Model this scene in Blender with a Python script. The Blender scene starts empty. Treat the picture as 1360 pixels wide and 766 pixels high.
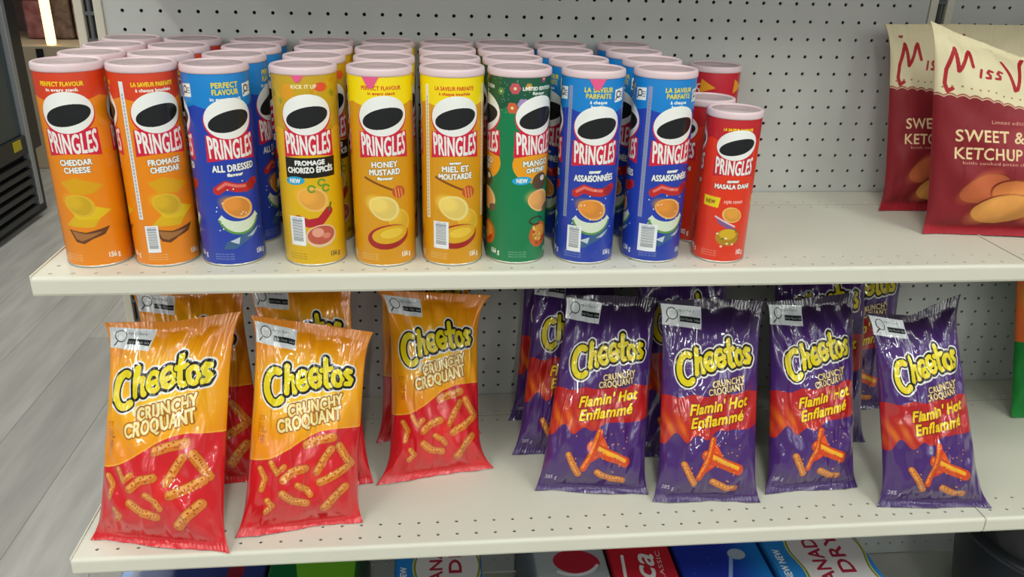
import bpy, bmesh, math, random
import numpy as np
from mathutils import Vector, Matrix

random.seed(7)
rng = np.random.default_rng(11)
S = bpy.context.scene
COL = S.collection
MM = 0.001

# ------------------------------------------------------------------ camera
cam_d = bpy.data.cameras.new('camera')
cam = bpy.data.objects.new('camera', cam_d)
COL.objects.link(cam)
R_, U_, F_ = Vector((.99496, -.09724, .02462)), Vector((.01531, .38975, .92079)), Vector((.09913, .91577, -.38927))
m = Matrix.Identity(4)
for i in range(3):
    m[i][0], m[i][1], m[i][2] = R_[i], U_[i], -F_[i]
m.translation = Vector((510.9, -1254.8, 370.4)) * MM
cam.matrix_world = m
cam_d.sensor_fit = 'HORIZONTAL'
cam_d.sensor_width = 36
cam_d.lens = 29.274
cam_d.clip_start = 0.02
S.camera = cam

# ------------------------------------------------------------------ world, light, exposure
w = bpy.data.worlds.new('store_ambient')
S.world = w
w.use_nodes = True
w.node_tree.nodes['Background'].inputs[0].default_value = (.95, 1.0, .97, 1)
w.node_tree.nodes['Background'].inputs[1].default_value = 0.17
S.view_settings.view_transform = 'Standard'
S.view_settings.look = 'None'
S.view_settings.gamma = 1
S.view_settings.use_curve_mapping = False
S.view_settings.exposure = 0.0


def tube_light(x, y, z, lx, ly, watts):
    d = bpy.data.lights.new('ceiling_light', 'AREA')
    d.shape = 'RECTANGLE'
    d.size, d.size_y, d.energy = lx, ly, watts
    d.color = (.97, 1.0, .93)
    o = bpy.data.objects.new('ceiling_light', d)
    o.location = (x, y, z)
    COL.objects.link(o)
    return o


for lx_ in (-10.0, -7.2, -4.4, -2.1, -0.75, 0.6, 1.95, 3.3, 5.6, 8.4, 11.2):  # far and side rows are unseen, added for streaks on the bag film
    for ly_ in (-1.5, -3.7, -5.9, -8.6):
        tube_light(lx_, ly_, 1.75, 0.07, 1.25, 16)
tube_light(-1.1, 0.7, 1.75, 0.14, 1.25, 17)
tube_light(-1.1, 2.9, 1.75, 0.14, 1.25, 17)

# ------------------------------------------------------------------ helpers


def tag(o, label=None, cat=None, group=None, kind=None):
    if label: o['label'] = label
    if cat: o['category'] = cat
    if group: o['group'] = group
    if kind: o['kind'] = kind
    return o


def empty(name, loc=(0, 0, 0), rz=0, label=None, cat=None, group=None):
    o = bpy.data.objects.new(name, None)
    o.empty_display_size = .02
    o.location = Vector(loc) * MM
    o.rotation_euler.z = rz
    COL.objects.link(o)
    return tag(o, label, cat, group)


def link(name, me, parent=None):
    o = bpy.data.objects.new(name, me)
    COL.objects.link(o)
    if parent: o.parent = parent
    return o


def mesh_from(name, verts, faces, mats, uvs=None, fmat=None, smooth=False):
    """verts in mm"""
    me = bpy.data.meshes.new(name)
    me.from_pydata([tuple(c * MM for c in v) for v in verts], [], faces)
    for mt in (mats if isinstance(mats, (list, tuple)) else [mats]):
        me.materials.append(mt)
    if fmat is not None:
        me.polygons.foreach_set('material_index', list(fmat))
    if smooth:
        me.polygons.foreach_set('use_smooth', [True] * len(me.polygons))
    if uvs is not None:
        ul = me.uv_layers.new(name='UVMap')
        idx = np.empty(len(me.loops), np.int32)
        me.loops.foreach_get('vertex_index', idx)
        ul.data.foreach_set('uv', np.asarray(uvs, np.float32)[idx].ravel())
    me.update()
    return me


def box_bm(bm, x0, x1, y0, y1, z0, z1, bevel=0, seg=2):
    vs = [bm.verts.new(Vector(c) * MM) for c in
          [(x0, y0, z0), (x1, y0, z0), (x1, y1, z0), (x0, y1, z0), (x0, y0, z1), (x1, y0, z1), (x1, y1, z1), (x0, y1, z1)]]
    fs = [bm.faces.new([vs[i] for i in f]) for f in
          [(3, 2, 1, 0), (4, 5, 6, 7), (0, 1, 5, 4), (1, 2, 6, 5), (2, 3, 7, 6), (3, 0, 4, 7)]]
    if bevel:
        es = list({e for f in fs for e in f.edges})
        bmesh.ops.bevel(bm, geom=es, offset=bevel * MM, segments=seg, affect='EDGES', profile=.5)


def box(name, x0, x1, y0, y1, z0, z1, mat, parent=None, bevel=0):
    bm = bmesh.new()
    box_bm(bm, x0, x1, y0, y1, z0, z1, bevel)
    me = bpy.data.meshes.new(name)
    bm.to_mesh(me)
    bm.free()
    me.materials.append(mat)
    return link(name, me, parent)


def lathe(name, prof, mat, seg=48, smooth=True, v_uv=False, close=False, h_uv=1.0):
    """prof: list of (r,z) mm; seam at the back; uv u from angle, v from height"""
    vs, uv, fs = [], [], []
    n = len(prof)
    for i in range(seg + 1):
        a = i / seg * 2 * math.pi
        for r, z in prof:
            vs.append((-math.sin(a) * r * 1.0, math.cos(a) * r, z))
            uv.append((i / seg, z / h_uv))
    for i in range(seg):
        for j in range(n - 1):
            a, b = i * n + j, (i + 1) * n + j
            fs.append((a, b, b + 1, a + 1))
    me = mesh_from(name, vs, fs, mat, uv, smooth=smooth)
    return me


def hexs(h):
    return tuple(int(h[i:i + 2], 16) / 255 for i in (0, 2, 4))


def lin(c):
    return tuple(((x / 12.92) if x <= .04045 else ((x + .055) / 1.055) ** 2.4) for x in c)


def mat(name, c, rough=.5, metal=0, spec=.5, noise=0, nscale=8, bump=0, bscale=60, alpha=1, coat=0, c2=None, emit=0, stretch=None):
    mt = bpy.data.materials.new(name)
    mt.use_nodes = True
    nt = mt.node_tree
    b = nt.nodes['Principled BSDF']
    c = lin(c)
    b.inputs['Base Color'].default_value = (*c, 1)
    b.inputs['Roughness'].default_value = rough
    b.inputs['Metallic'].default_value = metal
    b.inputs['Specular IOR Level'].default_value = spec
    b.inputs['Alpha'].default_value = alpha
    b.inputs['Coat Weight'].default_value = coat
    b.inputs['Coat Roughness'].default_value = .045
    if coat > .9: b.inputs['Coat IOR'].default_value = 1.65
    if emit:
        b.inputs['Emission Color'].default_value = (*c, 1)
        b.inputs['Emission Strength'].default_value = emit
    tc = None
    if noise or bump:
        tc = nt.nodes.new('ShaderNodeTexCoord')
        src = tc.outputs['Object']
        if stretch:
            mp = nt.nodes.new('ShaderNodeMapping')
            mp.inputs['Scale'].default_value = stretch
            nt.links.new(src, mp.inputs[0])
            src = mp.outputs[0]
    if noise:
        n = nt.nodes.new('ShaderNodeTexNoise')
        n.inputs['Scale'].default_value = nscale
        n.inputs['Detail'].default_value = 5
        nt.links.new(src, n.inputs['Vector'])
        r = nt.nodes.new('ShaderNodeValToRGB')
        d = lin(c2) if c2 else tuple(max(0, x * (1 - noise)) for x in c)
        r.color_ramp.elements[0].position, r.color_ramp.elements[1].position = .3, .7
        r.color_ramp.elements[0].color = (*d, 1)
        r.color_ramp.elements[1].color = (*c, 1)
        nt.links.new(n.outputs['Fac'], r.inputs[0])
        nt.links.new(r.outputs[0], b.inputs['Base Color'])
    if bump:
        n = nt.nodes.new('ShaderNodeTexNoise')
        n.inputs['Scale'].default_value = bscale
        nt.links.new(src, n.inputs['Vector'])
        bp = nt.nodes.new('ShaderNodeBump')
        bp.inputs['Strength'].default_value = bump
        bp.inputs['Distance'].default_value = .002
        nt.links.new(n.outputs['Fac'], bp.inputs['Height'])
        nt.links.new(bp.outputs[0], b.inputs['Normal'])
    return mt


# ------------------------------------------------------------------ flat print drawn in code (no files)
_glyph = {}


def glyph_edges(s):
    if s not in _glyph:
        c = bpy.data.curves.new('print_text', 'FONT')
        c.body = s
        c.fill_mode = 'NONE'
        c.resolution_u = 3
        c.space_character = 1.06
        o = bpy.data.objects.new('print_text', c)
        me = o.to_mesh()
        v = np.array([tuple(p.co)[:2] for p in me.vertices]) if len(me.vertices) else np.zeros((1, 2))
        e = np.array([tuple(x.vertices) for x in me.edges], int).reshape(-1, 2)
        o.to_mesh_clear()
        bpy.data.objects.remove(o)
        bpy.data.curves.remove(c)
        _glyph[s] = (v, e)
    return _glyph[s]


class Art:
    """a printed sheet in mm: x from -w/2..w/2, y from 0..h"""

    def __init__(self, w, h, ppm=3.0, bg=(1, 1, 1)):
        self.w, self.h, self.p = w, h, ppm
        self.W, self.H = int(round(w * ppm)), int(round(h * ppm))
        self.a = np.empty((self.H, self.W, 3), np.float32)
        self.a[:] = bg
        self.X, self.Y = np.meshgrid((np.arange(self.W) + .5) / ppm - w / 2, (np.arange(self.H) + .5) / ppm)

    k0, kk, dy = 0, 1.0, 0

    def ty(self, y):
        return self.k0 + (y - self.k0) * self.kk + self.dy

    def put(self, mask, col, al=1.0, box=None):
        ys, xs = box if box else (slice(None), slice(None))
        t = self.a[ys, xs]
        k = (mask.astype(np.float32) * al)[..., None]
        t *= (1 - k)
        t += k * np.asarray(col, np.float32)

    def bb(self, x0, x1, y0, y1):
        p = self.p
        xa, xb = int((x0 + self.w / 2) * p) - 1, int((x1 + self.w / 2) * p) + 2
        ya, yb = int(y0 * p) - 1, int(y1 * p) + 2
        return (slice(max(0, ya), max(0, min(self.H, yb))), slice(max(0, xa), max(0, min(self.W, xb))))

    def where(self, f, col, al=1.0):
        mk = f(self.X, self.Y)
        self.put(mk, col, al)

    def mix(self, f, col):
        self.put(np.clip(f(self.X, self.Y), 0, 1), col)

    def ell(self, cx, cy, rx, ry, col, rot=0, al=1.0, soft=0):
        cy = self.ty(cy)
        ry = ry * self.kk
        r = max(rx, ry) * (1 + soft)
        b = self.bb(cx - r, cx + r, cy - r, cy + r)
        x, y = self.X[b] - cx, self.Y[b] - cy
        c, s = math.cos(math.radians(rot)), math.sin(math.radians(rot))
        d = ((x * c + y * s) / rx) ** 2 + ((-x * s + y * c) / ry) ** 2
        mk = (d < 1) if not soft else np.clip((1 + soft - np.sqrt(d)) / soft, 0, 1)
        self.put(mk, col, al, b)

    def edges_mask(self, v, e):
        """even-odd mask of closed loops; returns (mask, box)"""
        v = np.asarray(v, float)
        b = self.bb(v[:, 0].min() - 3, v[:, 0].max() + 3, v[:, 1].min() - 3, v[:, 1].max() + 3)
        ys, xs = b
        h, wd = ys.stop - ys.start, xs.stop - xs.start
        if h <= 0 or wd <= 0: return None, b
        acc = np.zeros((h, wd + 1), np.int32)
        P = np.stack([(v[:, 0] + self.w / 2) * self.p - xs.start, v[:, 1] * self.p - ys.start], 1)
        for i, j in e:
            (xa, ya), (xb, yb) = P[i], P[j]
            if ya > yb: xa, ya, xb, yb = xb, yb, xa, ya
            r0, r1 = max(0, math.ceil(ya - .5)), min(h, math.ceil(yb - .5))
            if r1 <= r0: continue
            yy = np.arange(r0, r1) + .5
            xx = xa + (yy - ya) * (xb - xa) / (yb - ya)
            acc[np.arange(r0, r1), np.clip(np.ceil(xx - .5), 0, wd).astype(int)] += 1
        return (np.cumsum(acc, 1)[:, :wd] % 2).astype(bool), b

    def poly(self, pts, col, al=1.0):
        n = len(pts)
        pts = [(x, self.ty(y)) for x, y in pts]
        mk, b = self.edges_mask(pts, [(i, (i + 1) % n) for i in range(n)])
        if mk is not None: self.put(mk, col, al, b)

    @staticmethod
    def grow(mk, px):
        n = int(round(px))
        out = mk.copy()
        for dy in range(-n, n + 1):
            for dx in range(-n, n + 1):
                if dx * dx + dy * dy <= px * px + .3 and (dx or dy):
                    h, w_ = mk.shape
                    out[max(0, dy):h + min(0, dy), max(0, dx):w_ + min(0, dx)] |= \
                        mk[max(0, -dy):h + min(0, -dy), max(0, -dx):w_ + min(0, -dx)]
        return out

    def text(self, s, cx, cy, h, col, w=None, bold=0, out=(), rot=0, shear=0, warp=None, al=1.0):
        v, e = glyph_edges(s)
        if len(v) < 3: return
        v = v.copy()
        v[:, 0] -= (v[:, 0].min() + v[:, 0].max()) / 2
        hh = .70
        v[:, 1] = (v[:, 1] / hh - .5) * h
        v[:, 0] *= (w / np.ptp(v[:, 0])) if w else h / hh
        v[:, 0] += shear * v[:, 1]
        if warp: v = warp(v)
        c, sn = math.cos(math.radians(rot)), math.sin(math.radians(rot))
        v = np.stack([v[:, 0] * c - v[:, 1] * sn + cx, v[:, 0] * sn + v[:, 1] * c + cy], 1)
        mk, b = self.edges_mask(v, e)
        if mk is None: return
        if bold: mk = self.grow(mk, bold * self.p)
        for r, oc in out:
            self.put(self.grow(mk, r * self.p), oc, 1, b)
        self.put(mk, col, al, b)

    def sdf(self, lines, b):
        x, y = self.X[b], self.Y[b]
        d = np.full(x.shape, 1e9)
        for ln in lines:
            for (xa, ya), (xb, yb) in zip(ln[:-1], ln[1:]):
                vx, vy = xb - xa, yb - ya
                t = np.clip(((x - xa) * vx + (y - ya) * vy) / (vx * vx + vy * vy + 1e-9), 0, 1)
                d = np.minimum(d, np.hypot(x - xa - t * vx, y - ya - t * vy))
        return d

    def strokes(self, lines, layers, al=1.0):
        """layers: [(radius, colour), ...] drawn in order"""
        lines = [[(x, self.ty(y)) for x, y in l] for l in lines]
        pts = np.array([p for l in lines for p in l])
        r = max(l[0] for l in layers)
        b = self.bb(pts[:, 0].min() - r, pts[:, 0].max() + r, pts[:, 1].min() - r, pts[:, 1].max() + r)
        if b[0].stop <= b[0].start or b[1].stop <= b[1].start: return
        d = self.sdf(lines, b)
        for rad, col in layers:
            self.put(d < rad, col, al, b)

    def image(self, name):
        img = bpy.data.images.new(name, self.W, self.H)
        px = np.ones((self.H, self.W, 4), np.float32)
        px[..., :3] = np.clip(self.a, 0, 1)
        img.pixels.foreach_set(px.ravel())
        img.pack()
        return img


def print_mat(name, art, rough=.35, coat=.0, spec=.5, bump=0, bscale=40):
    mt = mat(name, (1, 1, 1), rough=rough, coat=coat, spec=spec, bump=bump, bscale=bscale)
    nt = mt.node_tree
    t = nt.nodes.new('ShaderNodeTexImage')
    t.image = art.image(name)
    t.extension = 'EXTEND'
    uv = nt.nodes.new('ShaderNodeUVMap')
    uv.uv_map = 'UVMap'
    nt.links.new(uv.outputs[0], t.inputs[0])
    nt.links.new(t.outputs[0], nt.nodes['Principled BSDF'].inputs['Base Color'])
    return mt


def arc(cx, cy, rx, ry, a0, a1, n=18):
    return [(cx + rx * math.cos(math.radians(a0 + (a1 - a0) * i / n)), cy + ry * math.sin(math.radians(a0 + (a1 - a0) * i / n)))
            for i in range(n + 1)]


# ------------------------------------------------------------------ setting materials
M_shelf = mat('cream_enamel', hexs('DCDACB'), rough=.42, noise=.05, nscale=5, bump=.03, bscale=300)
M_panel = mat('panel_enamel', hexs('C9CBC7'), rough=.55, noise=.06, nscale=4, bump=.04, bscale=400)
M_post = mat('post_enamel', hexs('D8D4C4'), rough=.45)
M_slot = mat('slot_shade', hexs('24262A'), rough=.7)  # near-black colour stands in for shade in slots and under decks
M_void = mat('void_shade', hexs('34353A'), rough=.9, noise=.6, nscale=14, c2=hexs('8E8B86'))  # dark stands in for shade in the void, pale spots for goods beyond
M_floor = mat('floor_vinyl', hexs('BFBAB4'), rough=.45, noise=.22, nscale=3, stretch=(9, 1.2, 1))
M_floor2 = mat('floor_vinyl_light', hexs('C5C0BA'), rough=.45, noise=.25, nscale=3.4, stretch=(9, 1.2, 1))
M_floor3 = mat('floor_vinyl_dark', hexs('B6B1AC'), rough=.45, noise=.25, nscale=2.6, stretch=(9, 1.2, 1))
M_black = mat('black_plastic', hexs('1B1C1F'), rough=.42)
M_black2 = mat('black_metal', hexs('26282B'), rough=.35)
M_alu = mat('aluminium_trim', hexs('B4B7BA'), rough=.35, metal=.5)
M_strip = mat('slot_metal', hexs('5C5F62'), rough=.5)

# ------------------------------------------------------------------ floor planks
floor = box('floor', -6000, 4500, -3200, 5200, -880, -872.2, mat('floor_joint', hexs('938F8A'), rough=.8))
tag(floor, kind='structure')
plank_me = []
for k, mt in enumerate((M_floor, M_floor2, M_floor3)):
    bm = bmesh.new()
    box_bm(bm, .4, 199.6, .4, 1219.6, -872, -870, .4, 1)
    me = bpy.data.meshes.new('plank')
    bm.to_mesh(me)
    bm.free()
    me.materials.append(mt)
    plank_me.append(me)
for ix in range(-15, 3):
    off = (ix * 437) % 1220
    for iy in range(-1, 4):
        o = link('plank', plank_me[(ix * 7 + iy * 5 + (ix * iy) % 3) % 3], floor)
        o.location = Vector((ix * 200, iy * 1220 - off, 0)) * MM


# ------------------------------------------------------------------ perforated sheets
def hole_cells(vs, fs, to3, cx, cy, ux0, ux1, uy0, uy1, r, depth, nseg=8, ry=None):
    """one cell of a sheet with a round hole; to3(u,v,d) maps to mm"""
    ry = ry or r
    base = len(vs)
    per = []
    for k in range(nseg):
        a = math.pi / 4 + k * 2 * math.pi / nseg
        per.append((cx + r * math.cos(a), cy + ry * math.sin(a)))
    outer = [(ux1, uy1), (cx, uy1), (ux0, uy1), (ux0, cy), (ux0, uy0), (cx, uy0), (ux1, uy0), (ux1, cy)]
    for u, v in outer: vs.append(to3(u, v, 0))
    for u, v in per: vs.append(to3(u, v, 0))
    for u, v in per: vs.append(to3(u, v, depth))
    for k in range(8):
        k2 = (k + 1) % 8
        fs.append((base + k, base + k2, base + 8 + k2, base + 8 + k))
        fs.append((base + 8 + k, base + 8 + k2, base + 16 + k2, base + 16 + k))


P = 25.4


def perforated_panel(x0, x1, z0, z1, gx, gz, parent, y=0.0):
    vs, fs = [], []
    to3 = lambda u, v, d: (u, y + d, v)
    i0, i1 = math.ceil((x0 + 8 - gx) / P), math.floor((x1 - 8 - gx) / P)
    j0, j1 = math.ceil((z0 + 8 - gz) / P), math.floor((z1 - 8 - gz) / P)
    for i in range(i0, i1 + 1):
        for j in range(j0, j1 + 1):
            cx, cz = gx + i * P, gz + j * P
            a = x0 if i == i0 else cx - P / 2
            b = x1 if i == i1 else cx + P / 2
            c = z0 if j == j0 else cz - P / 2
            d = z1 if j == j1 else cz + P / 2
            hole_cells(vs, fs, to3, cx, cz, a, b, c, d, 2.6, 3.0)
    me = mesh_from('perforated_panel', vs, fs, M_panel)
    return link('perforated_panel', me, parent)


gond = empty('shelving_unit', (0, 0, -870), 0, 'cream metal gondola shelving with perforated back panels and slotted posts', 'shelving unit')
GZ = 870


def gchild(o):
    o.location = o.location + Vector((0, 0, GZ * MM))
    return o


gchild(perforated_panel(70, 1268, -8, 520, 1238.2, 9.12, gond))
gchild(perforated_panel(70, 1268, -752, -10, 601.46, -165.5, gond))
gchild(perforated_panel(1308, 2480, -8, 520, 1246, 9.12, gond))
gchild(perforated_panel(1308, 2480, -752, -10, 1498.07, -170.0, gond))
gchild(box('back_sheet', 60, 2490, 42, 46, -752, 520, M_void, gond))  # added sheet whose dark colour gives the panel holes their shade


def upright(xc):
    o = gchild(box('upright_post', xc - 19, xc - 7, -3, 34, -868, 520, M_post, gond, 1.5))
    p = gchild(box('upright_post', xc + 7, xc + 19, -3, 34, -868, 520, M_post, gond, 1.5))
    gchild(box('post_channel', xc - 7, xc + 7, 5, 34, -868, 520, M_slot, gond))
    vs, fs = [], []
    for z in range(-860, 480, 36):
        b = len(vs)
        for dx0, dx1 in ((-7, -6), (-1.2, 1.2), (6, 7)):
            pass
        for (a0, a1, c0, c1) in ((-7, 7, z, z + 5), (-1.4, 1.4, z + 5, z + 36)):
            b = len(vs)
            vs += [(xc + a0, -1.5, c0), (xc + a1, -1.5, c0), (xc + a1, -1.5, c1), (xc + a0, -1.5, c1)]
            fs.append((b, b + 1, b + 2, b + 3))
            b = len(vs)
            vs += [(xc + a0, 4.5, c0), (xc + a1, 4.5, c0), (xc + a1, 4.5, c1), (xc + a0, 4.5, c1)]
            fs.append((b + 3, b + 2, b + 1, b))
    me = mesh_from('slot_strip', vs, fs, M_strip)
    gchild(link('slot_strip', me, gond))


upright(51)
upright(1288)
gchild(box('base_deck', 40, 2490, -470, -1, -760, -754, M_shelf, gond, 1.5))
gchild(box('kick_plate', 40, 2490, -462, -455, -868, -760.5, M_shelf, gond))


def shelf(x0, x1, yf, z, rows, gx, label):
    """rows: hole row y positions; front edge at yf"""
    t = empty('shelf', (x0, 0, z), 0, label, 'shelf')
    vs, fs = [], []
    to3 = lambda u, v, d: (u - x0, v, -d)
    fy = yf + 5
    ybands = sorted(rows)
    # deck: strips between hole bands
    edges = [fy]
    cells = []
    for ry in ybands:
        cells.append((ry - P / 2, ry + P / 2, ry))
    cells[0] = (fy, (ybands[0] + ybands[1]) / 2, ybands[0])
    cells[1] = (cells[0][1], ybands[1] + P / 2, ybands[1])
    cells[-1] = (cells[-1][0], min(-2, cells[-1][1]), cells[-1][2])
    i0, i1 = math.ceil((x0 + 8 - gx) / P), math.floor((x1 - 8 - gx) / P)
    for (c, d, ry) in cells:
        for i in range(i0, i1 + 1):
            cx = gx + i * P
            a = x0 if i == i0 else cx - P / 2
            b = x1 if i == i1 else cx + P / 2
            hole_cells(vs, fs, to3, cx, ry, a, b, c, d, 2.5, 2.0)
    def strip(ya, yb):
        b = len(vs)
        vs.extend([to3(x0, ya, 0), to3(x1, ya, 0), to3(x1, yb, 0), to3(x0, yb, 0)])
        fs.append((b, b + 1, b + 2, b + 3))
    strip(cells[1][1], cells[2][0])
    strip(cells[-1][1], -2) if cells[-1][1] < -2.1 else None
    link('deck', mesh_from('deck', vs, fs, M_shelf), t)
    # underside coloured dark to stand in for the shade below the deck holes
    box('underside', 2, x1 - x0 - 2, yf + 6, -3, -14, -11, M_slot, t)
    # rounded front lip
    vs, fs = [], []
    prof = [(fy, 0)] + [(fy - 5 * math.sin(a), -5 + 5 * math.cos(a)) for a in (.3, .6, .9, 1.2, 1.571)] + \
           [(yf, -20), (yf + 1.5, -23), (yf + 6, -23), (yf + 6, -12)]
    n = len(prof)
    for xx in (0, x1 - x0):
        for y_, z_ in prof: vs.append((xx, y_, z_))
    for k in range(n - 1): fs.append((k, k + 1, n + k + 1, n + k))
    fs.append(tuple(range(n)))
    fs.append(tuple(range(2 * n - 1, n - 1, -1)))
    link('front_lip', mesh_from('front_lip', vs, fs, M_shelf), t)
    # folded side flange
    box('side_flange', -2.2, 0, yf + 2, -3, -23, 1.6, M_shelf, t, .5)
    box('bracket', 6, 9, -90, -1, -46, -14, M_post, t)
    box('bracket', x1 - x0 - 9, x1 - x0 - 6, -90, -1, -46, -14, M_post, t)
    return t


shelf(61, 1277, -332, 0, (-319, -294, -84, -58), 915.66, 'cream upper shelf under the row of chip cans')
shelf(1280, 2480, -332, 0, (-319, -294, -84, -58), 1293, 'cream upper shelf right of the seam under the cream and red bags')
shelf(61, 1277, -382, -360, (-363.2, -337.8, -84, -58), 289.07, 'cream lower shelf carrying the orange and the purple snack bags')
shelf(1280, 2480, -382, -360, (-363.2, -337.8, -84, -58), 1296, 'cream lower shelf right of the seam beside the last purple bag')

shelf(61, 1277, -235, 440, (-222, -197, -84, -58), 915.66, 'cream shelf mounted above the rows of chip cans')
shelf(1280, 2480, -235, 440, (-222, -197, -84, -58), 1293, 'cream top shelf right of the seam, above the cream and red bags')

# ------------------------------------------------------------------ chip cans: printed sheets
WHITE = hexs('F1F1EE')
BLK = hexs('1C1D1F')
RED = hexs('D5203F')
PITCH = 118.0 / 360
R_CAN = 36.8
CIRC = 2 * math.pi * R_CAN
TW = CIRC / 3


def chip(A, cx, cy, s, col, rim, rot=0):
    pts = []
    for k in range(40):
        a = k / 40 * 2 * math.pi
        r = s * (1 + .28 * math.cos(a) + .1 * math.cos(2 * a))
        pts.append((r * math.cos(a), r * .78 * math.sin(a)))
    c, sn = math.cos(math.radians(rot)), math.sin(math.radians(rot))
    q = [(cx + x * c - y * sn, cy + x * sn + y * c) for x, y in pts]
    q2 = [(cx + .84 * (x * c - y * sn), cy + .84 * (x * sn + y * c)) for x, y in pts]
    A.poly(q, rim)
    A.poly(q2, col)
    A.ell(cx - s * .25, cy + s * .2, s * .55, s * .35, tuple(min(1, v * 1.12) for v in col), rot, .6, .8)


def can_sheet(base, top, band_lo, H, toptxt, topcol, flav, pic, k=1.0, badge=False, topfn=None, flavbox=None,
              strip=None, new=None, weight='156 g', wcol=WHITE, boxcol=RED, logo_dy=0):
    """one third of the wrap (a repeat), then tiled; k scales heights for the short can"""
    A = Art(TW, H, 4.0, base)
    # top band with a curved lower edge
    A.where(lambda X, Y: Y > band_lo + .004 * X * X * 1.0, top)
    if topfn: topfn(A)
    cy = 181 * k + logo_dy
    # short lines of slogan
    yy = H - 13
    for i, (s, c, hh) in enumerate(toptxt):
        A.text(s, -1, yy, hh, c, bold=.25, w=min(46, len(s) * hh * .7))
        yy -= hh + 1.6
    if badge:
        A.poly([(20, H - 28), (36, H - 26.5), (36, H - 12), (20, H - 13.5)], WHITE)
        A.strokes([arc(26, H - 19, 3.6, 3.6, 0, 360)], [(.8, BLK)])
        A.strokes([[(23.5, H - 22), (21.5, H - 25)]], [(.8, BLK)])
        for q in range(3): A.poly([(29.5, H - 18 - q * 2.6), (35, H - 17.6 - q * 2.6), (35, H - 16.4 - q * 2.6), (29.5, H - 16.8 - q * 2.6)], hexs('9A8A90'))
    # word mark box
    pts = [(-30, 132 * k + logo_dy), (-10, 135 * k + logo_dy), (10, 135 * k + logo_dy), (30, 132 * k + logo_dy), (29, 163 * k + logo_dy), (-29, 163 * k + logo_dy)]
    A.poly(pts, boxcol)
    A.ell(0, cy - 1.6, 29.6, 23 * k + .5, boxcol, 7)

    def warp(v):
        x, y = v[:, 0], v[:, 1]
        t = (y + 12) / 24
        topy = 10 * k + .0075 * x * x * k
        boty = -11.5 * k + .0016 * x * x * k
        return np.stack([x * (1 + .05 * (t - .5)), boty + t * (topy - boty)], 1)
    A.text('PRINGLES', 0, 147.5 * k + logo_dy, 24, WHITE, w=53, bold=.55, warp=warp)
    # plain two-tone oval emblem in place of the character
    A.ell(0, cy, 28.6, 22.6 * k, WHITE, 7)
    A.ell(.5, cy - 3 * k, 25, 11.5 * k, BLK, 12)
    if flavbox:
        A.poly([(-30, 108), (30, 109), (31, 132), (-30, 132)], flavbox)
    yy = 129 * k + logo_dy
    for (s, hh, ww) in flav:
        A.text(s, 0, yy - hh / 2, hh, WHITE, w=ww, bold=.5, rot=1.5, out=() if flavbox else ((.5, tuple(v * .55 for v in base)),))
        yy -= hh + 2.4
    if H > 200: A.k0, A.kk = 26, 1.16 + logo_dy * .013
    pic(A)
    A.kk = 1.0
    # small print and net weight
    A.text(weight, 25, 14, 6.0, wcol, bold=.35, w=13)
    for q in range(3):
        A.text('pommes de terre chips', -22, 15.5 - q * 3, 1.7, wcol, w=22, al=.8)
    if strip:
        A.where(lambda X, Y: (X < -TW / 2 + 5.2) & (Y > 58) & (Y < H - 10), strip)
        for q in range(34):
            A.where(lambda X, Y: (X < -TW / 2 + 3.6) & (X > -TW / 2 + 1.6) & (np.abs(Y - 62 - q * 4.2) < 1.5), hexs('777C88'), .55)
    if new:
        A.ell(-19, 105, 12, 5, hexs('27A6D8'), 4)
        A.text('NEW', -19, 105, 5, WHITE, bold=.35, w=13)
    F = Art(CIRC, H, 4.0, base)
    n = A.W
    for q in range(3):
        x0 = int(round(q * F.W / 3))
        x1 = int(round((q + 1) * F.W / 3))
        F.a[:, x0:x1] = A.a[:, np.linspace(0, n - 1, x1 - x0).astype(int)]
    return F


HB = 225.0
YEL = hexs('F3D50E')


def pic_cheddar(A):
    for (x0, y0, r, c) in ((2, 88, 4, 'DFA312'), (0, 54, -6, 'E2B414'), (6, 62, 4, 'E8C21A')):
        A.poly([(x0 - 24, y0 + r), (x0 - 6, y0 + 9), (x0 + 24, y0 + 4 - r), (x0 + 8, y0 - 8), (x0 - 14, y0 - 7)], hexs(c))
    chip(A, -8, 70, 15, hexs('CFA51F'), hexs('E0B530'), -14)
    A.poly([(-22, 44), (-2, 41), (25, 46), (18, 38), (4, 34), (-6, 29), (-15, 31)], hexs('6A3A18'))
    A.poly([(-19, 42.5), (-2, 39.5), (16, 41), (4, 36), (-8, 32), (-14, 34)], hexs('A8703C'))


def pic_dressed(A):
    A.strokes([[(-22, 88), (-12, 94), (0, 90), (12, 89), (24, 94)]], [(5.2, hexs('C22A2C'))])
    A.strokes([[(-21, 90), (-12, 95.5), (0, 92), (10, 91)]], [(1.7, hexs('E8776A'))])
    A.ell(19, 91, 6, 6, hexs('A81E28'))
    A.poly([(x, y) for x, y in arc(0, 62, 26, 24, 195, 345)] + [(x, y) for x, y in reversed(arc(0, 64, 21, 11, 195, 345))], hexs('DDE8D0'))
    A.strokes([arc(0, 62, 25, 23, 200, 340)], [(1.4, hexs('5E9A4C'))])
    chip(A, -5, 70, 16.5, hexs('D98A36'), hexs('F0B469'), -16)
    A.poly([(-18, 30), (-2, 36), (24, 44), (20, 36), (2, 28), (-8, 22), (-22, 22)], hexs('3D6490'))
    A.poly([(-14, 31), (-2, 35), (-4, 27)], hexs('C8D6E2'))
    A.poly([(6, 34), (24, 43), (14, 34)], hexs('B8C8DA'))
    for k in range(16):
        A.ell(random.uniform(-28, 28), random.uniform(38, 100), .8, .8, WHITE)


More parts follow.
